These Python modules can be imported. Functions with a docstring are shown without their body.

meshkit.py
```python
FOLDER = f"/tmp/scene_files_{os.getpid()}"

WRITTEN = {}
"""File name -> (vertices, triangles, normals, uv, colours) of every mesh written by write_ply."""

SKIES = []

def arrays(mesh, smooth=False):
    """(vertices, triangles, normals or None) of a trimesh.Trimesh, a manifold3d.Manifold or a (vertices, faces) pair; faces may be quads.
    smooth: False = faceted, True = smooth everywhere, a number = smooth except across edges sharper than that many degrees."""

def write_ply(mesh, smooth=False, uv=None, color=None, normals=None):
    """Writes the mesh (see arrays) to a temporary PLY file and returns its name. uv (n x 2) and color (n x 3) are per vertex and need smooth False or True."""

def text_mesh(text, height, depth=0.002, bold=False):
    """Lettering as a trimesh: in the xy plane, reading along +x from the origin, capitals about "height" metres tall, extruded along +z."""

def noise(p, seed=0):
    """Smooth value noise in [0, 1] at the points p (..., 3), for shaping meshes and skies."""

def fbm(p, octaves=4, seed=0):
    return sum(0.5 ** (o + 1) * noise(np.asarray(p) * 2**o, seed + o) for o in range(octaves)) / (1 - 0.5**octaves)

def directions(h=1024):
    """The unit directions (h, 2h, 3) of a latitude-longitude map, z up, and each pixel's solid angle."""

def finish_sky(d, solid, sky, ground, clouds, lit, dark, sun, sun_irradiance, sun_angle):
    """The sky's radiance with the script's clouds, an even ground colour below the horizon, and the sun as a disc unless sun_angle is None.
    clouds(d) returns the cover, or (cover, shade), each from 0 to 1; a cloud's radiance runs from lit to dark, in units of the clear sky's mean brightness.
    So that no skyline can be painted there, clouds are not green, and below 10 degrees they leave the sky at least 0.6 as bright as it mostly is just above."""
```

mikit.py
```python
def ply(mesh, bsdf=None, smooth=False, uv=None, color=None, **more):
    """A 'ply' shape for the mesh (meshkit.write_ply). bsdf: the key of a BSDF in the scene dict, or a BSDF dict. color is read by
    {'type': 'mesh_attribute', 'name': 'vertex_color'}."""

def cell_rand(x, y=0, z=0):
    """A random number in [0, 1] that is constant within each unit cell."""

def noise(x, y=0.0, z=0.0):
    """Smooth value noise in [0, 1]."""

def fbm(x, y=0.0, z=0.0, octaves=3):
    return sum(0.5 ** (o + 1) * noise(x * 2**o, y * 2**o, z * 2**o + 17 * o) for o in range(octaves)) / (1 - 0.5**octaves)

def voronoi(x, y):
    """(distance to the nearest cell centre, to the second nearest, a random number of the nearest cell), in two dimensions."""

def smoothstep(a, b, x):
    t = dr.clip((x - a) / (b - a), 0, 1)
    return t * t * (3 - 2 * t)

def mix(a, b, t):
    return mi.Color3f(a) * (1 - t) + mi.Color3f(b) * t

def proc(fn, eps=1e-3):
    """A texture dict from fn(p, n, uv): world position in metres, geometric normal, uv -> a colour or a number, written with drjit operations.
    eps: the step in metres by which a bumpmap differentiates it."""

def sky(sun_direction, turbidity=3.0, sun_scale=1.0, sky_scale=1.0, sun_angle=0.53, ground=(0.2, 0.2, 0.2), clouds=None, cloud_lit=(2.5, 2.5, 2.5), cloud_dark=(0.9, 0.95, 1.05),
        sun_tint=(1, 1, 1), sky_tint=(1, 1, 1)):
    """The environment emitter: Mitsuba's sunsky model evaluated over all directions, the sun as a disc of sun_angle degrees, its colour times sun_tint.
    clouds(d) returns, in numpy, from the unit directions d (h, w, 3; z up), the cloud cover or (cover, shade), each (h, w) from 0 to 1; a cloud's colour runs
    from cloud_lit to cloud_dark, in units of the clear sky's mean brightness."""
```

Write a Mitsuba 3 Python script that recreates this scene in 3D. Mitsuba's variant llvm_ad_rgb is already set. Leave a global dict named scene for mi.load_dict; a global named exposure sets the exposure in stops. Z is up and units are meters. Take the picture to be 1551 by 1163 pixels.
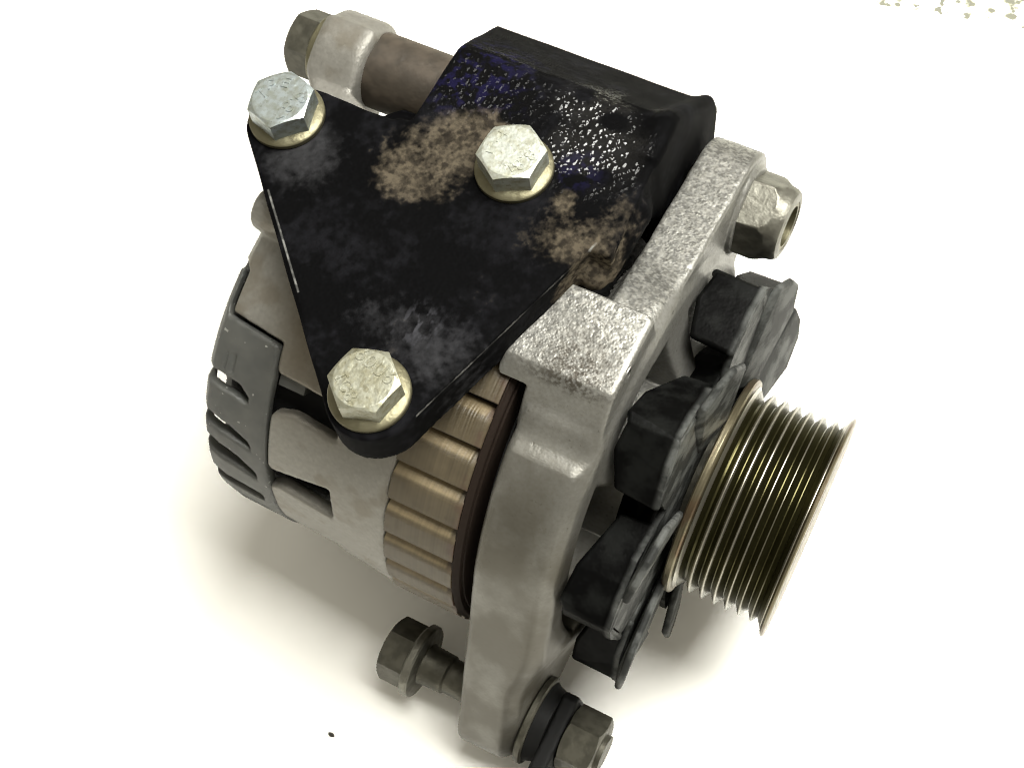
import math
import numpy as np
import trimesh
import drjit as dr
import mitsuba as mi
import manifold3d as m3
from shapely.geometry import Polygon, Point, box as sbox
from shapely.ops import unary_union
import mikit, meshkit
from mikit import noise, fbm, smoothstep, mix

# ------------------------------------------------------------------ camera, lamp, exposure
# Working frame in millimetres: x along the rotor axis towards the pulley, v across, n up from the rotor axis; the table is at n = -NT.
NT = 60.0
T = mi.ScalarTransform4f
LAMP_L = 26.0
AMBIENT = 0.50
exposure = 0.0
LAMP_POS = np.array([0.24, 0.34, 1.12])
LAMP_AIM = np.array([-0.07, 0.0, 0.08])
scene, labels = {}, {}


def W(p):
    p = np.asarray(p, float)
    return np.stack([p[..., 0], p[..., 1], p[..., 2] + NT], -1) * 0.001


right = np.array([0.87954935, 0.46470078, -0.10220634])
down = np.array([0.38480284, -0.82106149, -0.42164536])
fwd = np.array([-0.27985661, 0.33152861, -0.90098227])
eye = W([23.82301939, -124.56101797, 347.44016431])
scene['camera'] = {'type': 'perspective', 'fov': 38.0347, 'fov_axis': 'x', 'near_clip': 0.02, 'far_clip': 20.0,
                   'to_world': T().look_at(origin=eye.tolist(), target=(eye + fwd).tolist(), up=(-down).tolist())}
scene['room_light'] = {'type': 'constant', 'radiance': {'type': 'rgb', 'value': [AMBIENT * 1.06, AMBIENT, AMBIENT * 0.84]}}
scene['ceiling_lamp'] = {'type': 'rectangle',
                         'to_world': T().look_at(origin=LAMP_POS.tolist(), target=LAMP_AIM.tolist(), up=[1, 0, 0]) @ T().scale([0.34, 0.34, 1]),
                         'emitter': {'type': 'area', 'radiance': {'type': 'rgb', 'value': [LAMP_L, LAMP_L * 0.99, LAMP_L * 0.93]}},
                         'bsdf': {'type': 'diffuse', 'reflectance': {'type': 'rgb', 'value': 0.5}}}
labels['ceiling_lamp'] = {'label': 'square white ceiling lamp panel above the table, out of the picture', 'category': 'lamp'}


# ------------------------------------------------------------------ materials
def mm(p):
    return p.x * 1000.0, p.y * 1000.0, p.z * 1000.0 - NT


def disc(x, y, cx, cy, r, soft):
    return 1.0 - smoothstep(r - soft, r + soft, dr.sqrt((x - cx) ** 2 + (y - cy) ** 2))


def mat(key, base, rough=0.5, metallic=0.0, bump=None, bscale=1.0, eps=8e-5, tone=1.0, **kw):
    if tone != 1.0:
        base = (lambda f: lambda p, n, uv: f(p, n, uv) * mi.Color3f(tone))(base)
    def tex(a):
        return mikit.proc(a) if callable(a) else ({'type': 'rgb', 'value': list(a)} if isinstance(a, (tuple, list)) else a)
    b = {'type': 'principled', 'base_color': tex(base), 'roughness': tex(rough), 'metallic': tex(metallic), **kw}
    if bump is not None:
        b = {'type': 'bumpmap', 'arbitrary': mikit.proc(bump, eps=eps), 'scale': bscale, 'bsdf': b}
    scene[key] = {'type': 'twosided', 'bsdf': b}


def alu_col(p, n, uv):
    x, v, h = mm(p)
    g = fbm(x * 1.6, v * 1.6, h * 1.6, 3)
    big = fbm(x * 0.09 + 3, v * 0.09, h * 0.09, 3)
    c = mix((0.34, 0.325, 0.28), (0.50, 0.49, 0.455), g)
    c = c * (0.72 + 0.5 * big)
    # open sand-cast grain on the ear and the raised pad
    grain = noise(x * 2.1, v * 2.1, h * 2.1) * 0.6 + noise(x * 0.9 + 8, v * 0.9, h * 0.9) * 0.4
    ear = smoothstep(-16, -8, v) * smoothstep(-45.2, -46.0, x)
    c = c * (1.0 + ear * (smoothstep(0.2, 0.85, grain) * 0.9 - 0.40))
    # black oily dirt towards one corner of the pad
    pad = disc(x, v, -55.0, -10.0, 9.0, 9.0) * smoothstep(56.2, 58.4, h)
    spot = smoothstep(0.40, 0.72, fbm(x * 1.3, v * 1.3, h * 1.3, 4) + 0.14 * pad - 0.04)
    c = mix(c, (0.07, 0.055, 0.035), spot * pad * 0.9)
    # grey-brown film, with the shadow side of the lower arm painted in
    grime_shade = smoothstep(0.30, 0.66, fbm(x * 0.11 + 9, v * 0.07, h * 0.07, 4)) * smoothstep(-6, -52, v)
    c = mix(c, (0.125, 0.108, 0.075), grime_shade * 0.78)
    pit = smoothstep(0.74, 0.95, fbm(x * 1.1 + 11, v * 1.1, h * 1.1, 2))
    c = mix(c, (0.10, 0.085, 0.06), pit * 0.5)
    return mix(c, (0.15, 0.135, 0.10), smoothstep(-15, -26, v) * 0.35)  # lower side darkened in the colour, standing in for its shade


def cast_bump(p, n, uv):
    x, v, h = mm(p)
    ear = smoothstep(-16, -8, v) * smoothstep(-45.2, -46.0, x)
    pit = smoothstep(0.74, 0.95, fbm(x * 1.1 + 11, v * 1.1, h * 1.1, 2))
    return (noise(x * 2.6, v * 2.6, h * 2.6) * (0.03 + 0.035 * ear) + noise(x * 0.8 + 4, v * 0.8, h * 0.8) * 0.05 - 0.07 * pit) * 0.001


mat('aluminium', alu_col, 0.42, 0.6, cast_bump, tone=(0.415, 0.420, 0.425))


def rear_col(p, n, uv):
    x, v, h = mm(p)
    g = fbm(x * 1.2, v * 1.2, h * 1.2, 3)
    c = mix((0.30, 0.285, 0.25), (0.42, 0.40, 0.36), g)
    # brown oily film that stays under the bracket
    film = smoothstep(-130.0, -113.0, x + 5.0 * noise(v * 0.2, h * 0.2, 3.0)) * smoothstep(-42, -22, v + 6.0 * noise(x * 0.15, h * 0.2, 1.0))
    c = mix(c, (0.20, 0.145, 0.075), film * 0.65)
    dust = smoothstep(0.5, 0.75, fbm(x * 0.16, v * 0.16 + 5, h * 0.16, 4))
    return mix(c, (0.22, 0.18, 0.12), dust * 0.5)


mat('aluminium_rear', rear_col, 0.5, 0.45, cast_bump, tone=(0.48, 0.485, 0.485))


def seg(x, v, ax, av, bx, bv):
    ex, ev = bx - ax, bv - av
    t = dr.clip(((x - ax) * ex + (v - av) * ev) / (ex * ex + ev * ev), 0, 1)
    return dr.sqrt((x - ax - t * ex) ** 2 + (v - av - t * ev) ** 2)


def paint_parts(p):
    x, v, h = mm(p)
    a = fbm(x * 0.10, v * 0.10, h * 0.10, 4)
    f = fbm(x * 0.55, v * 0.55, h * 0.55, 4)
    # dried mud: a band beside the middle bolt, a corner by the weld, the right-hand edge of the plate
    mud = disc(x, v, -106, 19, 11, 9) + disc(x, v, -99, 32, 7, 6) + disc(x, v, -70, 14, 6, 9) + disc(x, v, -73, 23, 2.5, 2.5) + disc(x, v, -61, 12, 5, 7) + disc(x, v, -60, 25, 5, 6) * 0.7
    mud = mud + 0.35 * disc(x, v, -92, -24, 5, 5) + 0.30 * disc(x, v, -84, -8, 9, 8) + 0.4 * disc(x, v, -113, 12, 5, 5)
    side = smoothstep(66.8, 65.0, h) * disc(x, v, -63, 10, 9, 8)
    mud = smoothstep(0.50, 0.98, dr.minimum(mud + side * 0.8, 1.1) * 0.70 + (f - 0.5) * 0.85 + (a - 0.5) * 0.4 + 0.20)
    dust = smoothstep(0.46, 0.72, a * 0.55 + f * 0.45)
    wet = disc(x, v, -75, 41, 12, 7) * smoothstep(0.30, 0.58, noise(x * 0.22 + 2, v * 0.22, 4.0)) + disc(x, v, -103, 43, 12, 7) * 0.10
    wet = dr.minimum(wet, 1.0) * (1.0 - mud)
    return x, v, h, mud, dust, wet, f


def paint_col(p, n, uv):
    x, v, h, mud, dust, wet, f = paint_parts(p)
    c = mix((0.0010, 0.0010, 0.0012), (0.0065, 0.0065, 0.0078), dust * 0.8)
    pale = disc(x, v, -134, 9, 9, 8) + disc(x, v, -97, -20, 8, 9) * 0.5 + disc(x, v, -80, -22, 9, 9) * 0.8
    c = mix(c, (0.05, 0.05, 0.053), smoothstep(0.40, 0.90, pale * 0.5 + f * 0.5) * 0.5)
    scuff = smoothstep(0.50, 0.80, fbm(x * 0.9 + 3, v * 0.5, h, 3)) * disc(x, v, -88, -18, 4, 4)
    c = mix(c, (0.07, 0.07, 0.08), scuff * 0.45)
    blue = (disc(x, v, -108, 45, 12, 8) + disc(x, v, -74, 31, 4, 4)) * smoothstep(0.46, 0.66, f)  # bluish sheen patches painted into the base colour
    c = mix(c, (0.005, 0.004, 0.024), dr.minimum(blue, 1.0) * 0.7)
    tone = fbm(x * 0.9, v * 0.9, h * 0.9, 4)
    brown = mix((0.024, 0.020, 0.015), (0.088, 0.073, 0.052), smoothstep(0.3, 0.7, tone))
    c = mix(c, brown, mud * 0.8)
    # worn bare steel plus painted edge highlights along both long plate edges
    d = dr.minimum(seg(x, v, -77.7, -36.5, -62.0, 15.8), seg(x, v, -136.0, -2.5, -116.0, -22.0))
    worn = (1.0 - smoothstep(0.08, 0.34, d)) * smoothstep(66.9, 67.5, h) * (0.35 + 0.65 * smoothstep(0.30, 0.7, noise(x * 0.7, v * 0.7, 2.0)))
    return mix(c, (0.20, 0.20, 0.19), worn * 0.7)


def paint_rough(p, n, uv):
    x, v, h, mud, dust, wet, f = paint_parts(p)
    return dr.clip(0.72 + 0.1 * dust + 0.2 * mud, 0.08, 0.95)


def paint_bump(p, n, uv):
    x, v, h = mm(p)
    return (noise(x * 1.4, v * 1.4, h * 1.4) * 0.08 + 0.05 * noise(x * 0.8, v * 0.8, h * 0.8)) * 0.001


def wet_bump(p, n, uv):
    x, v, h = mm(p)
    return (noise(x * 1.25, v * 1.25, h * 1.25) * 0.40 + noise(x * 2.3, v * 2.3, h * 2.3) * 0.14) * 0.001


def wet_mask(p, n, uv):
    return paint_parts(p)[5]


# oily wet paint over the ridge, dull dry paint elsewhere
scene['black_paint'] = {'type': 'twosided', 'bsdf': {
    'type': 'blendbsdf', 'weight': mikit.proc(wet_mask),
    'dry': {'type': 'bumpmap', 'arbitrary': mikit.proc(paint_bump, eps=8e-5), 'scale': 1.0,
            'bsdf': {'type': 'principled', 'base_color': mikit.proc(paint_col), 'roughness': mikit.proc(paint_rough), 'specular': 0.035}},
    'wet': {'type': 'bumpmap', 'arbitrary': mikit.proc(wet_bump, eps=8e-5), 'scale': 1.0,
            'bsdf': {'type': 'principled', 'base_color': mikit.proc(paint_col), 'roughness': 0.12, 'specular': 0.5}}}}


def zinc_col(p, n, uv):
    x, v, h = mm(p)
    g = fbm(x * 0.8, v * 0.8, h * 0.8, 4)
    c = mix((0.66, 0.66, 0.60), (0.48, 0.46, 0.36), smoothstep(0.3, 0.75, g))
    return mix(c, (0.30, 0.26, 0.16), smoothstep(0.70, 0.82, noise(x * 1.6, v * 1.6, h * 1.6)) * 0.4)


def yzinc_col(p, n, uv):
    x, v, h = mm(p)
    g = fbm(x * 0.5, v * 0.5, h * 0.5, 3)
    return mix((0.46, 0.43, 0.28), (0.30, 0.27, 0.16), g)


def fine_bump(p, n, uv):
    x, v, h = mm(p)
    return (noise(x * 2.2, v * 2.2, h * 2.2) * 0.035 + noise(x * 0.9, v * 0.9, h * 0.9) * 0.06) * 0.001


mat('zinc_cool', zinc_col, 0.42, 0.8, fine_bump, tone=(0.50, 0.56, 0.63))
mat('zinc_bright', zinc_col, 0.42, 0.7, fine_bump, tone=(0.62, 0.65, 0.65))
mat('zinc_dull', zinc_col, 0.46, 0.75, fine_bump, tone=(0.42, 0.42, 0.37))
mat('yellow_zinc', yzinc_col, 0.44, 0.8, fine_bump, tone=0.34)


def dull_col(p, n, uv):
    x, v, h = mm(p)
    g = fbm(x * 0.45, v * 0.45, h * 0.45, 4)
    return mix((0.11, 0.105, 0.08), (0.19, 0.18, 0.14), smoothstep(0.25, 0.75, g))


mat('dull_steel', dull_col, 0.5, 0.7, fine_bump, tone=0.42)


def nut_col(p, n, uv):
    x, v, h = mm(p)
    g = fbm(x * 0.4, v * 0.4, h * 0.4, 4)
    return mix((0.24, 0.23, 0.19), (0.40, 0.39, 0.33), smoothstep(0.25, 0.75, g))


mat('nut_steel', nut_col, 0.42, 0.8, fine_bump, tone=0.42)


def rust_col(p, n, uv):
    x, v, h = mm(p)
    g = fbm(x * 0.25, v * 0.25, h * 0.25, 4)
    return mix((0.085, 0.065, 0.045), (0.16, 0.122, 0.088), smoothstep(0.25, 0.75, g))


mat('rusty_steel', rust_col, 0.6, 0.2, fine_bump, tone=(0.33, 0.335, 0.33))


def stator_col(p, n, uv):
    x, v, h = mm(p)
    g = fbm(x * 0.3, v * 0.3, h * 0.3, 3)
    lam = noise(x * 2.6, 0.5, 0.5)
    c = mix((0.115, 0.087, 0.047), (0.19, 0.148, 0.083), g)
    c = c * (0.72 + 0.5 * lam)
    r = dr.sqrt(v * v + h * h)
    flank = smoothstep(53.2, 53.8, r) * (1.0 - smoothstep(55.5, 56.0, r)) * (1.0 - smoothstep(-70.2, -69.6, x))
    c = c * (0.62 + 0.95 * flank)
    red = smoothstep(-71.5, -68.5, x) * smoothstep(0.3, 0.7, fbm(x * 0.3, v * 0.3 + 7, h * 0.3, 3))
    return mix(c, (0.075, 0.038, 0.024), red * 0.8)


def lam_bump(p, n, uv):
    x, v, h = mm(p)
    return (noise(x * 2.6, v * 0.12, h * 0.12) * 0.16 + noise(x * 0.9, v * 0.9, h * 0.9) * 0.03) * 0.001


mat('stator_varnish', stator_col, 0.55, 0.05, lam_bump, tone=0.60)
mat('dark_varnish', (0.012, 0.008, 0.006), 0.7, 0.0, lam_bump, specular=0.08)


def cover_col(p, n, uv):
    x, v, h = mm(p)
    g = fbm(x * 0.25, v * 0.25, h * 0.25, 4)
    c = mix((0.060, 0.064, 0.062), (0.125, 0.125, 0.112), g)
    fleck = smoothstep(0.90, 0.95, noise(x * 1.1, v * 1.1 + 4, h * 1.1))
    return mix(c, (0.40, 0.40, 0.37), fleck * 0.8)


mat('cover_plastic', cover_col, 0.55, 0.0, fine_bump, tone=0.5)


def fan_col(p, n, uv):
    x, v, h = mm(p)
    dust = smoothstep(0.40, 0.7, fbm(x * 0.2, v * 0.2 + 2, h * 0.2, 4) * 0.85 + fbm(x * 1.6, v * 1.6, h * 1.6, 2) * 0.15)
    front = smoothstep(-30.2, -28.9, x)
    c = mix((0.0012, 0.0012, 0.0012), (0.0055, 0.0058, 0.0055), dust)
    return mix(c, (0.085, 0.088, 0.084), front * (0.25 + 0.6 * dust))


mat('fan_paint', fan_col, 0.42, 0.0, fine_bump, specular=0.035)
mat('black_rubber', (0.004, 0.004, 0.004), 0.6, 0.0, specular=0.15)
mat('core_black', (0.004, 0.004, 0.004), 0.9, 0.0)  # one even black for the core behind the vents


def groove_col(p, n, uv):
    x, v, h = mm(p)
    r = dr.sqrt(v * v + h * h)
    worn = smoothstep(26.0, 26.4, r)
    a = fbm(x * 0.8, v * 0.15, h * 0.15, 3)
    c = mix((0.07, 0.066, 0.026), (0.15, 0.14, 0.065), a)
    return mix(c, (0.62, 0.60, 0.52), worn)


def groove_bump(p, n, uv):
    x, v, h = mm(p)
    return noise(x * 4.0, v * 0.1, h * 0.1) * 0.00003


mat('groove_steel', groove_col, 0.28, 0.9, groove_bump, tone=(0.48, 0.47, 0.45))


def flange_col(p, n, uv):
    x, v, h = mm(p)
    a = fbm(x * 0.4, v * 0.2, h * 0.2, 4)
    c = mix((0.27, 0.23, 0.145), (0.46, 0.42, 0.31), a)
    red = smoothstep(0.5, 0.68, fbm(x * 0.3 + 8, v * 0.13, h * 0.13, 3))
    return mix(c, (0.28, 0.17, 0.11), red * 0.6)


mat('flange_zinc', flange_col, 0.33, 0.85, groove_bump, tone=(0.40, 0.39, 0.36))


def table_col(p, n, uv):
    x, v, h = mm(p)
    return mix((0.80, 0.79, 0.75), (0.83, 0.82, 0.78), fbm(x * 0.05, v * 0.05, 0.0, 3))


mat('white_table', table_col, 0.55, 0.0)


def floor_col(p, n, uv):
    x, v = p.x * 330.0, p.y * 330.0
    a = fbm(x, v, 0.0, 3)
    c = mix((0.86, 0.86, 0.84), (0.50, 0.50, 0.36), smoothstep(0.40, 0.58, a) * 0.9)
    return mix(c, (0.16, 0.16, 0.12), smoothstep(0.60, 0.70, fbm(x * 0.9 + 31, v * 0.9, 0.0, 3)))


mat('speckled_floor', floor_col, 0.7, 0.0)
mat('crumb_brown', (0.02, 0.017, 0.012), 0.9, 0.0)


# ------------------------------------------------------------------ mesh helpers
def put(key, mesh, bsdf, smooth=False, label=None):
    """mesh in millimetres of the working frame"""
    if hasattr(mesh, 'to_mesh'):
        q = mesh.to_mesh()
        v, f = np.array(q.vert_properties[:, :3], float), np.array(q.tri_verts)
    elif isinstance(mesh, (tuple, list)):
        v, f = np.asarray(mesh[0], float), np.asarray(mesh[1], int)
    else:
        v, f = np.asarray(mesh.vertices, float), np.asarray(mesh.faces)
    if f.shape[1] == 4:
        f = np.vstack([f[:, [0, 1, 2]], f[:, [0, 2, 3]]])
    k, i = key, 0
    while k in scene:
        i += 1
        k = f'{key}_{i:03d}'
    scene[k] = mikit.ply(trimesh.Trimesh(W(v), f, process=False), bsdf, smooth=smooth)
    if label:
        labels[k] = {'label': label}
    return k


def surface_net(fn, lo, hi, h):
    """Mesh of fn < 0 on a grid of spacing h (naive surface nets)."""
    lo, hi = np.asarray(lo, float), np.asarray(hi, float)
    ax = [np.arange(lo[i], hi[i] + h, h, dtype=np.float32) for i in range(3)]
    X, V, N = np.meshgrid(*ax, indexing='ij', sparse=True)
    d = np.broadcast_to(fn(X, V, N), tuple(len(a) for a in ax)).astype(np.float32)
    s = d < 0
    n = np.array(d.shape) - 1
    cnt = np.zeros(n, np.float32)
    acc = np.zeros((3, *n), np.float32)
    corner = lambda a, o: a[o[0]:o[0] + n[0], o[1]:o[1] + n[1], o[2]:o[2] + n[2]]
    for axis in range(3):
        o1, o2 = [k for k in range(3) if k != axis]
        for p in (0, 1):
            for q in (0, 1):
                a = [0, 0, 0]
                a[o1], a[o2] = p, q
                b = list(a)
                b[axis] = 1
                da, db = corner(d, a), corner(d, b)
                m = corner(s, a) != corner(s, b)
                t = np.where(m, da / np.where(m, da - db, 1), 0)
                cnt += m
                acc[axis] += t
                acc[o1] += m * p
                acc[o2] += m * q
    on = cnt > 0
    idx = np.full(n, -1, np.int64)
    idx[on] = np.arange(on.sum())
    base = np.argwhere(on)
    pos = lo + h * (base + (acc[:, on] / cnt[on]).T)
    faces = []
    for axis in range(3):
        o1, o2 = (axis + 1) % 3, (axis + 2) % 3
        a = np.take(s, range(n[axis]), axis)
        b = np.take(s, range(1, n[axis] + 1), axis)
        e = np.argwhere(a != b)
        e = e[(e[:, o1] > 0) & (e[:, o2] > 0) & (e[:, o1] < n[o1]) & (e[:, o2] < n[o2])]
        inside = a[tuple(e.T)]
        u, w = np.eye(3, dtype=int)[o1], np.eye(3, dtype=int)[o2]
        quad = np.stack([idx[tuple((e - u - w).T)], idx[tuple((e - w).T)], idx[tuple(e.T)], idx[tuple((e - u).T)]], 1)
        quad[~inside] = quad[~inside][:, ::-1]
        faces.append(quad)
    f = np.vstack(faces)
    f = f[(f >= 0).all(1)]
    return pos, np.vstack([f[:, [0, 1, 2]], f[:, [0, 2, 3]]])


def poly_sd(a, b, pts):
    """signed distance to a polygon in the plane (a, b)"""
    pts = np.asarray(pts, np.float32)
    d, sgn = None, None
    for (x0, y0), (x1, y1) in zip(pts, np.roll(pts, -1, 0)):
        ex, ey = x1 - x0, y1 - y0
        wx, wy = a - x0, b - y0
        t = np.clip((wx * ex + wy * ey) / (ex * ex + ey * ey + 1e-12), 0, 1)
        q = (wx - t * ex) ** 2 + (wy - t * ey) ** 2
        c1, c2, c3 = b >= y0, b < y1, ex * wy > ey * wx
        fl = (c1 & c2 & c3) | (~c1 & ~c2 & ~c3)
        d = q if d is None else np.minimum(d, q)
        sgn = fl if sgn is None else sgn ^ fl
    return np.where(sgn, -1, 1) * np.sqrt(d)


def slab(x, x0, x1):
    return np.abs(x - (x0 + x1) / 2) - (x1 - x0) / 2


def inter_round(a, b, r):
    """intersection of two distances with a rounded edge of radius r"""
    a, b = a + r, b + r
    return np.minimum(np.maximum(a, b), 0) + np.sqrt(np.maximum(a, 0) ** 2 + np.maximum(b, 0) ** 2) - r


def smin(a, b, k):
    h = np.clip(0.5 + 0.5 * (b - a) / k, 0, 1)
    return b + (a - b) * h - k * h * (1 - h)


def smax(a, b, k):
    return -smin(-a, -b, k)


def cyl(v, n, cv, cn, r):
    return np.sqrt((v - cv) ** 2 + (n - cn) ** 2) - r


# axis frames for turned parts: a mesh built along +z from the origin
def along(mesh, origin, axis):
    """axis 'x' (z -> +x), '-x', or 'n'"""
    if hasattr(mesh, 'to_mesh'):
        q = mesh.to_mesh()
        v, f = np.array(q.vert_properties[:, :3], float), np.array(q.tri_verts)
    else:
        v, f = np.array(mesh.vertices, float), np.array(mesh.faces)
    if axis == 'x':
        w = np.stack([v[:, 2], v[:, 0], v[:, 1]], 1)
    elif axis == '-x':
        w = np.stack([-v[:, 2], v[:, 1], v[:, 0]], 1)
    else:
        w = v
    return w + np.asarray(origin, float), f


def lathe(profile, seg=96):
    """closed profile [(r, z)] turned about z"""
    cs = m3.CrossSection([[(float(r), float(z)) for r, z in profile]], m3.FillRule.Positive)
    if cs.area() < 1e-9:
        cs = m3.CrossSection([[(float(r), float(z)) for r, z in profile[::-1]]], m3.FillRule.Positive)
    return m3.Manifold.revolve(cs, seg)


def hexprism(rc, z0, z1, rot=0.0):
    return m3.Manifold.cylinder(z1 - z0, rc, rc, 6).rotate([0, 0, rot]).translate([0, 0, z0])


def hex_head(rc, h, rot, both=False):
    """hexagon head with the usual 30 degree chamfer on its outer end (and inner end, for a nut)"""
    ri = rc * math.cos(math.pi / 6)
    c = (rc - ri * 0.97) * 0.6
    prof = [(0, 0), (rc + 0.5, 0), (rc + 0.5, h - c * 1.25), (ri * 0.955, h - 0.06), (ri * 0.93, h), (0, h)]
    if both:
        prof = [(0, 0), (ri * 0.97, 0), (rc + 0.5, c), (rc + 0.5, h - c), (ri * 0.955, h), (0, h)]
    return hexprism(rc, 0, h, rot) ^ lathe(prof, 72)


# ------------------------------------------------------------------ the setting
def sheet(x0, x1, y0, y1, z, t=0.0):
    return trimesh.creation.box(bounds=[[x0, y0, z - t], [x1, y1, z]])


edge_dir = np.array([55.0, 11.0]) / np.hypot(55, 11)
edge_nrm = np.array([-edge_dir[1], edge_dir[0]])
corner = np.array([-65.0, 200.0])
b = corner + edge_dir * 1500
a = corner - edge_dir * 1500
tp = m3.CrossSection([[tuple(a - edge_nrm * 1300), tuple(b - edge_nrm * 1300), tuple(b), tuple(a)]])
put('white_board', tp.extrude(18.0).translate([0, 0, -NT - 18.0]), 'white_table')
labels['white_board'] = {'label': 'bright white board that the alternator lies on', 'category': 'board', 'kind': 'structure'}
fl = m3.Manifold.cube([9000, 9000, 20], True).translate([0, 0, -NT - 28.1])
put('floor', fl, 'speckled_floor')
labels['floor'] = {'label': 'pale speckled floor beyond the edge of the white board', 'category': 'floor', 'kind': 'structure'}

# ------------------------------------------------------------------ drive-end housing (cast aluminium)
PV, PN = 57.5, 32.0        # pivot bolt axis
LV, LN = -64.0, -45.0      # lower bolt axis


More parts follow.
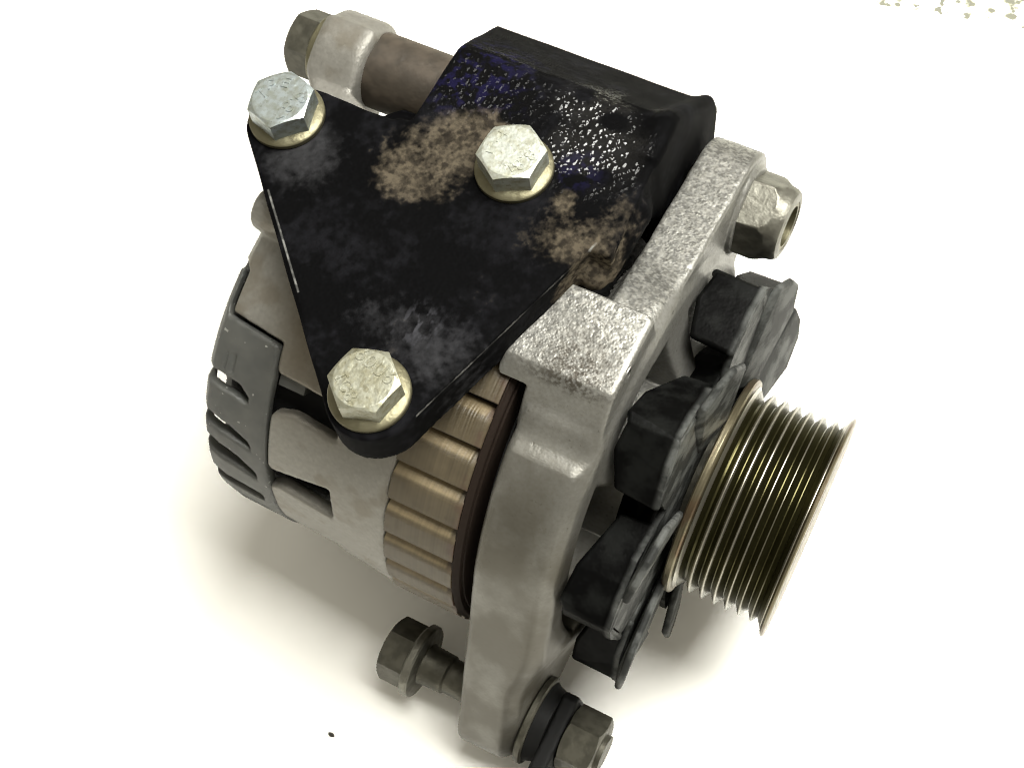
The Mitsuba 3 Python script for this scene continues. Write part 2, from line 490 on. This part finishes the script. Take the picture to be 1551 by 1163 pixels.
def f_housing(x, v, n):
    r = np.sqrt(v * v + n * n)
    # one outline for the round body and the lower ear, whose front steps back a little
    two = np.minimum(np.minimum(r - 55.6, cyl(v, n, LV, LN, 13.2)), poly_sd(v, n, [(-76.5, -40.8), (-52.4, 18.6), (-30, 0), (0, -55.4), (-64.0, -58.1)]))
    w = np.clip((-0.82 * v - 0.57 * n - 46.0) / 20.0, 0, 1)
    xf = -43.5 - 4.0 * w * w * (3 - 2 * w)
    body = inter_round(two, np.maximum(-63.6 - x, x - xf), 2.0)
    # broad chamfer behind the front shoulder
    body = smax(body, (two + (x - xf + 3.0) * 1.0) * 0.70, 1.0)
    pad = inter_round(poly_sd(v, n, [(9, 40), (8.5, 60.0), (-12.0, 59.6), (-13.4, 58.6), (-21.5, 48.6), (-24, 38)]), slab(x, -71.5, -44.3), 1.2)
    ear = inter_round(np.minimum(cyl(v, n, PV, PN, 14.2), poly_sd(v, n, [(60, 46), (8, 52.3), (0, 30), (38, 0), (66, 20.6)])), slab(x, -57.3, -44.5), 0.7)
    body = smax(body, -np.maximum(np.maximum(x + 56.8, 9.0 - v), 8.0 - n), 0.8)
    d = smin(body, pad, 0.8)
    # hollow that makes a ledge below the pad
    d = smax(d, -(cyl(v, n, -26.0, 53.4, 5.4) + 0 * x), 1.6)
    d = smin(d, ear, 1.5)
    # bearing dome on the front, its vents
    dome = np.maximum((r - 50.0 + (x + 44.5) * 2.3) * 0.4, slab(x, -60, -35.0))
    dome = smax(dome, r - 51.0, 1.0)
    d = smin(d, dome, 4.0)
    ang = np.arctan2(n, v)
    k = 2 * np.pi / 8
    am = np.abs((ang + 0.34) % k - k / 2)
    vent = np.maximum(np.abs(r - 39.5) - 8.0, (am - k * 0.33) * r)
    vent = np.maximum(vent, slab(x, -62, -20))
    d = smax(d, -vent, 1.5)
    # bored inside
    d = np.maximum(d, -np.maximum(r - 51.0, slab(x, -80, -49)))
    d = np.maximum(d, -np.maximum(r - 57.4, slab(x, -80, -64.2)))
    # nut seat with a short rib on the ear, bolt bores, casting pit
    seat = inter_round(cyl(v, n, PV, PN, 11.5), slab(x, -46, -43.2), 0.4)
    d = smin(d, seat, 0.6)
    d = smax(d, -np.maximum(cyl(v, n, PV, PN, 6.2), slab(x, -90, -30)), 0.4)
    d = smax(d, -(np.sqrt((x + 45.5) ** 2 + (v + 5) ** 2 + (n - 57.5) ** 2) - 1.5), 0.3)
    wob = 0.12 * np.sin(0.21 * x + 0.17 * v) * np.sin(0.19 * n - 0.13 * v)
    return d + wob


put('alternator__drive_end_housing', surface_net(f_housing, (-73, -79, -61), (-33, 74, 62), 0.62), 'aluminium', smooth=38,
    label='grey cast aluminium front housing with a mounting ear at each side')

# ------------------------------------------------------------------ stator
core = lathe([(0, -86.5), (53.2, -86.5), (53.2, -66.5), (0, -66.5)], 120)
put('alternator__stator_core', along(core, (0, 0, 0), 'x'), 'dark_varnish', smooth=30, label='dark stator core behind the tan ribs')
ring = lathe([(50, -68.7), (55.5, -68.7), (55.7, -68.3), (55.5, -68.0), (54.6, -67.0), (50, -67.0)], 160)
put('alternator__stator_core__end_ring', along(ring, (0, 0, 0), 'x'), 'dark_varnish', smooth=20, label='dark brown varnish band at the front edge of the stator')
NTOOTH = 33
STEP = 360.0 / NTOOTH


def tooth():
    pts = [(52.8, 0.30), (53.5, 0.7), (54.0, 1.2), (55.1, 2.4), (55.8, 3.5), (56.1, 4.4)]
    top = [(r, a) for r, a in pts] + [(56.15, a) for a in np.linspace(5.0, STEP - 0.35, 6)] + [(55.9, STEP - 0.12), (52.8, STEP - 0.1)]
    xs = [-86.8, -68.5]
    ring2 = np.array([[r * math.cos(math.radians(a)), r * math.sin(math.radians(a))] for r, a in top])
    n = len(ring2)
    v = np.vstack([np.column_stack([np.full(n, x), ring2]) for x in xs])
    f = []
    for i in range(n):
        j = (i + 1) % n
        f += [(i, n + i, n + j), (i, n + j, j)]
    f += [(0, i + 1, i) for i in range(1, n - 1)] + [(n, n + i, n + i + 1) for i in range(1, n - 1)]
    return v, np.array(f)


tv, tf = tooth()
tp_ = None
for k in range(NTOOTH):
    a = math.radians(123.6 + k * STEP)
    R = np.array([[1, 0, 0], [0, math.cos(a), -math.sin(a)], [0, math.sin(a), math.cos(a)]])
    put('alternator__stator_core__tooth', (tv @ R.T, tf), 'stator_varnish', smooth=35)


# ------------------------------------------------------------------ rear housing and rear cover
def theta(v, n):
    t = np.degrees(np.arctan2(n, v))
    return np.where(t < -100, t + 360, t)


PR = np.array([[-150, 40], [-143.5, 46], [-142, 49.5], [-140, 51.8], [-136, 52.6], [-120, 52.9], [-100, 54.3], [-87, 55.6], [-60, 56]])


def prof_r(x, add=0.0):
    return np.interp(x, PR[:, 0], PR[:, 1]).astype(np.float32) + add


def f_rear(x, v, n):
    r = np.sqrt(v * v + n * n)
    t = theta(v, n)
    s = t * 0.94                                     # degrees -> mm at this radius
    sh = np.abs(r - (prof_r(x) - 2.0)) - 2.0
    P = lambda pts: poly_sd(x + 0 * t, s, [(a, b * 0.94) for a, b in pts])
    keep = np.minimum(slab(x, -122.0, -87.0) + 0 * t, P([(-142.6, -20), (-122, -20), (-110, -20), (-110, 118.7), (-124.4, 120.6), (-139.0, 118.6), (-139.0, 107), (-141.0, 105), (-142.8, 104)]))
    keep = smin(keep, P([(-124.0, 110), (-110, 110), (-110, 129), (-122.6, 129.5), (-123.2, 127)]), 0.5)
    win1 = P([(-130, 128.8), (-122.2, 128.6), (-104.2, 129.6), (-103.3, 138.2), (-116, 137.2), (-121.0, 139.0), (-121.6, 139.8), (-130, 140)])
    win2 = P([(-130, 157), (-121.6, 158.6), (-119.2, 158.6), (-103.6, 154.4), (-102.6, 165.0), (-118.0, 164.2), (-121, 166), (-130, 166)])
    win3 = P([(-130, 190), (-104, 183), (-104, 196), (-130, 200)])
    win4 = P([(-130, 218), (-104, 212), (-104, 226), (-130, 228)])
    keep = smax(keep, -win1, 1.2)
    keep = smax(keep, -win2, 1.2)
    keep = smax(keep, -win3, 1.2)
    keep = smax(keep, -win4, 1.2)
    d = inter_round(sh, keep, 0.9)
    # strap up to the rear lug, hidden behind the bracket, and the lug itself
    lug = inter_round(cyl(v, n, PV, PN, 12.2), slab(x, -163.5, -149.0), 2.6)
    web = inter_round(poly_sd(v, n, [(60, 44.3), (45, 38.5), (28, 37), (10, 34), (40, 14), (64, 21)]), poly_sd(x, v, [(-163.5, 70), (-163.5, 47), (-146, 24), (-140, 5), (-120, 5), (-122, 33), (-149, 45), (-149, 70)]), 1.2)
    d = smin(d, lug, 3.0)
    d = smin(d, web, 3.0)
    # through-bolt boss on the rear rim
    boss = inter_round(cyl(v, n, -1.5, 55.0, 5.2), slab(x, -142.3, -118), 0.8)
    d = smin(d, boss, 3.0)
    d = np.maximum(d, -np.maximum(cyl(v, n, PV, PN, 6.4), slab(x, -180, -100)))
    return d


put('alternator__rear_housing', surface_net(f_rear, (-165, -57, -57), (-86, 74, 62), 0.72), 'aluminium_rear', smooth=40,
    label='tan-stained aluminium rear housing with dark vent windows')


def f_cover(x, v, n):
    r = np.sqrt(v * v + n * n)
    t = theta(v, n)
    s = t * 0.94
    sh = np.abs(r - (prof_r(x, 0.35) - 1.6)) - 1.6
    P = lambda pts: poly_sd(x + 0 * t, s, [(a, b * 0.94) for a, b in pts])
    keep = P([(-143.5, 106.5), (-141.0, 107.2), (-140.1, 109), (-140.1, 117.5), (-139.2, 119.6), (-125.0, 121.4), (-123.6, 122.2), (-122.9, 130.5), (-122.8, 139), (-122.4, 150), (-122.2, 160),
              (-121.0, 172), (-121, 235), (-143.5, 235)])
    for pts in ([(-150, 135.4), (-137, 135.2), (-131.5, 136.0), (-128.6, 138.6), (-128.4, 140.6), (-133, 139.4), (-150, 138.4)],
                [(-150, 148.2), (-139, 148.4), (-133.4, 149.6), (-127.4, 152.4), (-126.6, 154.8), (-133, 153.2), (-150, 151.4)],
                [(-150, 157.2), (-138, 157.4), (-131, 159.6), (-125.8, 163.2), (-125.4, 166), (-132, 164), (-150, 162)],
                [(-150, 170), (-125.5, 174), (-125.5, 178), (-150, 175)],
                [(-150, 183), (-125.5, 186), (-125.5, 190), (-150, 188)]):
        keep = smax(keep, -P(pts), 0.9)
    d = inter_round(sh, keep, 0.7)
    end = inter_round(r - 47.0, slab(x, -143.2, -140.5), 0.8) + 0 * t
    d = np.minimum(d, np.maximum(end, -(np.maximum(poly_sd(x + 0 * t, s, [(-160, 130 * .94), (-120, 130 * .94), (-120, 168 * .94), (-160, 168 * .94)]), 40.0 - r))))
    for c in (127.5, 131.0):
        g = np.maximum(np.abs(s - (c - 1.0) * 0.94 - (x + 134) * 0.1) - 0.0, slab(x, -138.2, -134.6))
        g = np.maximum(np.abs(x + (136.6 if c < 130 else 134.4)) - 0.45, slab(s, 128.5 * 0.94, 134 * 0.94))
        d = smax(d, -np.maximum(g, -(r - (prof_r(x, 0.35) - 0.7))), 0.3)
    return d


put('alternator__rear_cover', surface_net(f_cover, (-145, -56, -56), (-120, 30, 56), 0.6), 'cover_plastic', smooth=40,
    label='dusty dark grey rear cover with finger-shaped slots')
inner = lathe([(0, -139.5), (43, -139.5), (45, -136), (45, -66), (0, -66)], 64)
put('alternator__rotor_core', along(inner, (0, 0, 0), 'x'), 'core_black', smooth=30)
hs = m3.Manifold.cube([7, 4, 5], True)
q = hs.rotate([40, 0, 0]).translate([-119, -31, 37])
put('alternator__rectifier_block', q, 'cover_plastic')

# ------------------------------------------------------------------ bracket (black painted steel)
c1 = Point(-141.6, 15.8).buffer(10.2, 24)
c3 = Point(-88.6, -36.4).buffer(10.4, 24)
tri = unary_union([c1, c3, Polygon([(-62.3, 15.8), (-60.6, 30), (-119, 26), (-100, 20)])]).convex_hull
tri = tri.difference(Polygon([(-137, 26.1), (-119.3, 26.1), (-115.5, 31), (-115.5, 60), (-160, 60)]))
plate_poly = np.array(tri.exterior.coords)[:-1]


def f_bracket(x, v, n):
    plate2 = poly_sd(x, v, plate_poly)
    plate = inter_round(plate2 + 0 * n, slab(n, 57.0, 68.0), 0.7)
    prof = [(14, 68), (50.0, 68), (52.5, 66.8), (74.6, 44.5), (76.6, 39), (75, 28), (66, 16), (50, 16), (44, 40), (30, 56), (14, 56)]
    blk2 = smin(poly_sd(v, n, prof), cyl(v, n, PV, PN, 15.2), 2.0)
    tilt = 0.02 * (v - 40)
    blk = inter_round(blk2, np.maximum(-115.4 - 0.27 * np.maximum(66 - n, 0) * (v > 20) - x, x + 58.6 + 0.06 * (v - 30)), 0.8)
    col = inter_round(np.maximum(blk2 - 1.1, 40 - v), np.maximum(-63.5 - x, x + 58.6 + 0.06 * (v - 30)), 1.4)
    d = smin(plate, blk, 0.8)
    d = smin(d, col, 4.0)
    gusset = inter_round(poly_sd(v, n, [(20, 60), (47.5, 35), (54, 26), (50, 12), (20, 12)]), slab(x, -136, -112), 1.0)
    d = smin(d, gusset, 0.8)
    # weld run at the right-hand corner
    for k, (wx, wv, wn, wr) in enumerate([(-60.8, 17, 60, 4.0), (-59.8, 21, 61.5, 3.8), (-59.6, 25, 62.5, 3.9), (-59.2, 29, 62.5, 3.7), (-59.8, 32, 61, 3.2), (-61.5, 13, 59, 3.4)]):
        d = smin(d, np.sqrt((x - wx) ** 2 + (v - wv) ** 2 + (n - wn) ** 2) - wr, 1.6)
    d = np.maximum(d, -np.maximum(cyl(v, n, PV, PN, 6.4), slab(x, -180, -20)))
    return d + 0.10 * np.sin(x * 0.31 + v * 0.12) * np.sin(v * 0.27 - n * 0.2 + 1.0)


put('alternator__mounting_bracket', surface_net(f_bracket, (-154, -49, 13), (-54, 77, 71), 0.62), 'black_paint', smooth=38,
    label='black painted triangular steel bracket caked with dried mud')


# ------------------------------------------------------------------ flange bolts of the bracket
def glyphs(items):
    """stamped lettering standing 0.25 mm proud of a head: (text, height, radius, bearing of its centre, turn)"""
    out = []
    for text, h, rad, bearing, turn in items:
        t = meshkit.text_mesh(text, h, 0.32, bold=True)
        c = t.bounds.mean(0)
        t.apply_translation([-c[0], -c[1], 0])
        t.apply_transform(trimesh.transformations.rotation_matrix(math.radians(turn), [0, 0, 1]))
        a = math.radians(bearing)
        t.apply_translation([rad * math.cos(a), rad * math.sin(a), 0])
        out.append(t)
    return trimesh.util.concatenate(out)


# bearings in the (x, v) plane: picture-right is about -22 degrees, picture-up about 68 degrees
UP = 66.0
bolt_data = [
    ((-142.3, 16.4), 44.0, [('E', 2.7, 4.3, UP + 35, UP - 90 + 30), ('P', 2.7, 4.4, UP + 80, UP - 90 + 60), ('T', 2.7, 4.4, UP + 122, UP - 90 + 90), ('8.8', 2.9, 3.9, UP - 62, UP - 180), ('T', 2.4, 4.5, UP - 125, UP - 200)],
     'silver hex bolt with raised letters at the upper left corner of the bracket'),
    ((-87.1, 25.2), 27.0, [('T', 2.7, 4.4, UP + 85, UP - 70), ('L', 2.7, 4.4, UP + 128, UP - 60), ('8.8', 2.8, 4.0, UP - 80, UP - 175), ('1', 2.4, 4.4, UP - 130, UP - 190)],
     'brightest hex bolt, between the dried mud patches of the bracket'),
    ((-89.0, -36.6), 18.0, [('60U6', 2.9, 3.8, UP + 10, UP - 90 + 8), ('TC8.', 2.7, 3.8, UP + 172, UP - 90 - 12)],
     'dull gold-rimmed hex bolt at the lower corner of the bracket'),
]
washer = lathe([(4.2, 0.0), (8.8, 0.0), (9.0, 0.3), (9.0, 1.3), (8.7, 1.7), (7.2, 2.3), (4.2, 2.5)], 72)
for ((bx, bv), rot, marks, lab), zc in zip(bolt_data, ('zinc_cool', 'zinc_bright', 'zinc_dull')):
    k = put('alternator__bracket_bolt', along(hex_head(7.95, 6.2, rot), (bx, bv, 69.6), 'n'), zc, smooth=25, label=lab)
    put(k + '__flange', along(washer, (bx, bv, 68.0), 'n'), 'yellow_zinc', smooth=35, label='yellowish zinc flange under the bolt head')
    put(k + '__stamped_marking', along(glyphs(marks), (bx, bv, 75.72), 'n'), zc)

# ------------------------------------------------------------------ pivot bolt, nut and sleeve
ph = hex_head(9.3, 7.6, 10.0)
k = put('alternator__pivot_bolt', along(ph, (-166.2, PV, PN), '-x'), 'dull_steel', smooth=25, label='dark hex head of the long pivot bolt at the top')
put(k + '__washer', along(lathe([(5, 0), (9.2, 0), (9.5, 0.4), (9.5, 2.0), (9.1, 2.4), (5, 2.4)], 64), (-166.2, PV, PN), 'x'), 'yellow_zinc', smooth=30)
shank = lathe([(0, 0), (5.9, 0), (5.9, 130), (5.2, 131), (0, 131)], 40)
put(k + '__shank', along(shank, (-166.0, PV, PN), 'x'), 'dull_steel', smooth=30)
sl = lathe([(6.0, 0), (10.0, 0), (10.2, 0.4), (10.2, 37), (6.0, 37)], 72)
put('alternator__spacer_sleeve', along(sl, (-149.2, PV, PN), 'x'), 'rusty_steel', smooth=30, label='rusty brown spacer sleeve round the pivot bolt')
nut = hexprism(10.9, 0, 12.8, 18) ^ lathe([(0, 0), (9.7, 0), (11.5, 1.5), (11.5, 5.6), (10.4, 8.0), (9.5, 9.4), (9.1, 11.4), (8.5, 12.4), (7.4, 12.8), (0, 12.8)], 72)
nut = nut - m3.Manifold.cylinder(30, 6.3, 6.3, 48).translate([0, 0, -5])
put('alternator__pivot_nut', along(nut, (-45.2, PV, PN), 'x'), 'nut_steel', smooth=28, label='steel lock nut on the upper mounting ear')
put('alternator__pivot_nut__collar', along(lathe([(5.2, 8), (6.25, 8), (6.25, 12.2), (5.2, 12.2)], 48), (-44.8, PV, PN), 'x'), 'yellow_zinc', smooth=30)

# ------------------------------------------------------------------ lower bolt, washer, arm and nut
lh = hex_head(9.2, 8.4, 14.0)
k = put('alternator__lower_bolt', along(lh, (-83.0, LV, LN), '-x'), 'dull_steel', smooth=25, label='grey flange bolt sticking out of the lower mounting ear')
put(k + '__flange', along(lathe([(4, 0), (9.4, 0.0), (10.4, 0.7), (10.4, 2.3), (10.0, 2.8), (7.0, 3.3), (4, 3.5)], 72), (-83.4, LV, LN), 'x'), 'nut_steel', smooth=30)
put(k + '__shank', along(lathe([(0, 0), (6.0, 0), (5.6, 0.8), (5.4, 7), (4.9, 7.6), (4.9, 54), (0, 54)], 40), (-80.2, LV, LN), 'x'), 'dull_steel', smooth=30)
put('alternator__lower_washer', along(lathe([(5, 0), (11.9, 0), (12.3, 0.4), (12.3, 1.7), (11.9, 2.1), (5, 2.1)], 72), (-47.3, LV, LN), 'x'), 'dull_steel', smooth=30, label='thin flat grey washer against the lower mounting ear')
put('alternator__rubber_bush', along(lathe([(5, 0), (11.2, 0), (10.6, 1.2), (9.8, 3.6), (5, 3.6)], 72), (-45.2, LV, LN), 'x'), 'black_rubber', smooth=30)


def f_arm(x, v, n):
    d2 = poly_sd(v, n, [(LV + 10.5, LN - 7.5), (LV + 9.0, LN + 7.5), (LV + 7, LN + 8.5), (LV - 75, LN - 2.5), (LV - 75, LN - 12), (LV, LN - 12)])
    return inter_round(d2, slab(x, -41.8, -37.2), 0.8) + 0 * v


put('alternator__adjusting_arm', surface_net(f_arm, (-43, -141, -60), (-36, -51, -33), 0.6), 'black_rubber', smooth=35, label='black adjusting arm running out of the bottom of the picture')
ln = hex_head(9.4, 9.6, 20.0, True) - m3.Manifold.cylinder(30, 4.9, 4.9, 40).translate([0, 0, -5])
put('alternator__lower_nut', along(ln, (-37.1, LV, LN), 'x'), 'dull_steel', smooth=25, label='brownish hex nut at the bottom edge of the picture')

# ------------------------------------------------------------------ fan
ridges = [104, 155, 207, 54, 10, -46, -100]


def pol(r, a):
    return r * math.cos(math.radians(a)), r * math.sin(math.radians(a))


petals = [Point(0, 0).buffer(31, 48)]
for t in ridges:
    petals.append(Polygon([pol(25, t - 34), pol(38, t - 27), pol(48, t - 18), pol(53, t - 8), pol(55.4, t - 1), pol(53, t + 6), pol(48, t + 15), pol(38, t + 20), pol(25, t + 22)]).buffer(-1.5).buffer(3.0).buffer(-1.5))
disc2 = unary_union(petals).buffer(-1.2).buffer(2.4, 8).buffer(-1.2)
cs = m3.CrossSection([np.array(disc2.exterior.coords)[:-1].tolist()], m3.FillRule.NonZero)
fd = cs.extrude(1.7)
kf = put('alternator__cooling_fan', along(fd, (-30.2, 0, 0), 'x'), 'fan_paint', label='black fan behind the pulley')
def sheet_hull(pts, r=1.1):
    return m3.Manifold.batch_hull([m3.Manifold.sphere(r, 14).translate([x, *pol(rr, a)]) for x, rr, a in pts])


for t in ridges:
    outer = [(-29.3, 40, t - 24), (-29.3, 49, t - 10), (-29.3, 54.2, t), (-36.5, 40, t - 23), (-40.4, 48.5, t - 9), (-40.8, 53.6, t - 2), (-39.8, 53.9, t)]
    fold = [(-29.3, 54.2, t), (-39.8, 53.9, t), (-40.8, 50.5, t + 7), (-29.3, 46.5, t + 17), (-38.5, 46.5, t + 16)]
    put(kf + '__blade', sheet_hull(outer) + sheet_hull(fold), 'fan_paint', smooth=40)
    vane = [(-28.6, 27, t - 8), (-28.6, 49, t - 8), (-27.2, 53.0, t - 10), (-26.2, 54.2, t - 16), (-25.4, 53.0, t - 22), (-25.2, 47, t - 29), (-26.5, 28, t - 26)]
    put(kf + '__vane', sheet_hull(vane, 0.9), 'fan_paint', smooth=40)
dark_backing = lathe([(0, -41.5), (30, -41.5), (39.5, -30.4), (39.5, -29.9), (0, -29.9)], 72)  # black cone added to fill the shaded gaps between the blades
put(kf + '__dark_backing', along(dark_backing, (0, 0, 0), 'x'), 'fan_paint', smooth=30)
hub = lathe([(0, -36), (18, -36), (18, -26.6), (0, -26.6)], 64)
put(kf + '__hub', along(hub, (0, 0, 0), 'x'), 'dull_steel', smooth=30)

# ------------------------------------------------------------------ pulley
def on_hub(mesh):
    """the pulley sits slightly crooked on its shaft"""
    v, f = along(mesh, (0, 0, 0), 'x')
    return (v - PC) @ PROT.T + PC, f


PC = np.array([-13.0, 0, 0])
PROT = trimesh.transformations.rotation_matrix(math.radians(-2.6), [0, -0.94, -0.33])[:3, :3]
pcore = lathe([(9, -26.4), (24.0, -26.4), (24.0, -0.8), (14, -0.8), (12, -6), (9, -6)], 160)
kp = put('alternator__pulley', on_hub(pcore), 'groove_steel', smooth=30, label='grooved steel belt pulley with worn bright ribs')
put(kp + '__flange', on_hub(lathe([(23, -26.9), (28.0, -26.9), (28.4, -26.5), (28.5, -25.2), (28.2, -24.8), (27.2, -24.5), (23, -24.4)], 200)), 'flange_zinc', smooth=22)
put(kp + '__flange', on_hub(lathe([(23, -1.3), (27.6, -1.3), (28.6, -0.8), (28.7, -0.3), (28.3, 0.0), (26, 0.2), (14, -1.0), (14, -3.6)], 200)), 'flange_zinc', smooth=22)
for pts in ([(23, -24.4), (27.0, -24.4), (26.2, -23.9), (24.2, -22.5), (23, -22.5)], [(23, -3.4), (24.2, -3.4), (27.2, -1.5), (27.2, -1.3), (23, -1.3)]):
    put(kp + '__groove_wall', on_hub(lathe(pts, 200)), 'groove_steel', smooth=22)
for i in range(6):
    x = -20.45 + i * 3.26
    put(kp + '__rib', on_hub(lathe([(23.5, x - 1.55), (24.2, x - 1.5), (26.25, x - 0.28), (26.45, x - 0.10), (26.45, x + 0.10), (26.25, x + 0.28), (24.2, x + 1.5), (23.5, x + 1.55)], 200)), 'groove_steel', smooth=22)
put(kp + '__shaft', on_hub(lathe([(0, -12), (8.9, -12), (8.9, -3), (8.2, -2.4), (0, -2.4)], 48)), 'dull_steel', smooth=30)

labels['alternator'] = {'label': 'dirty vehicle alternator with a black bracket and a grooved pulley lying on a white board', 'category': 'alternator'}


# ------------------------------------------------------------------ crumbs of dirt on the table
def crumb(x, v, r, seed, lab):
    rng = np.random.default_rng(seed)
    m = trimesh.creation.icosphere(2, r)
    m.vertices *= (1 + 0.5 * (meshkit.noise(m.vertices * 2.0 / r + seed) - 0.5))[:, None] * np.array([1.3, 0.8, 0.6])
    m.apply_translation([x, v, -NT + r * 0.45])
    k = put('crumb', m, 'crumb_brown', smooth=60)
    labels[k] = {'label': lab, 'category': 'crumb'}


crumb(-98.2, -91.0, 0.7, 3, 'tiny dark crumb of dirt on the white board left of the lower bolt')
crumb(-151.0, -130.0, 0.4, 5, 'tiniest grey crumb at the bottom left edge of the picture')
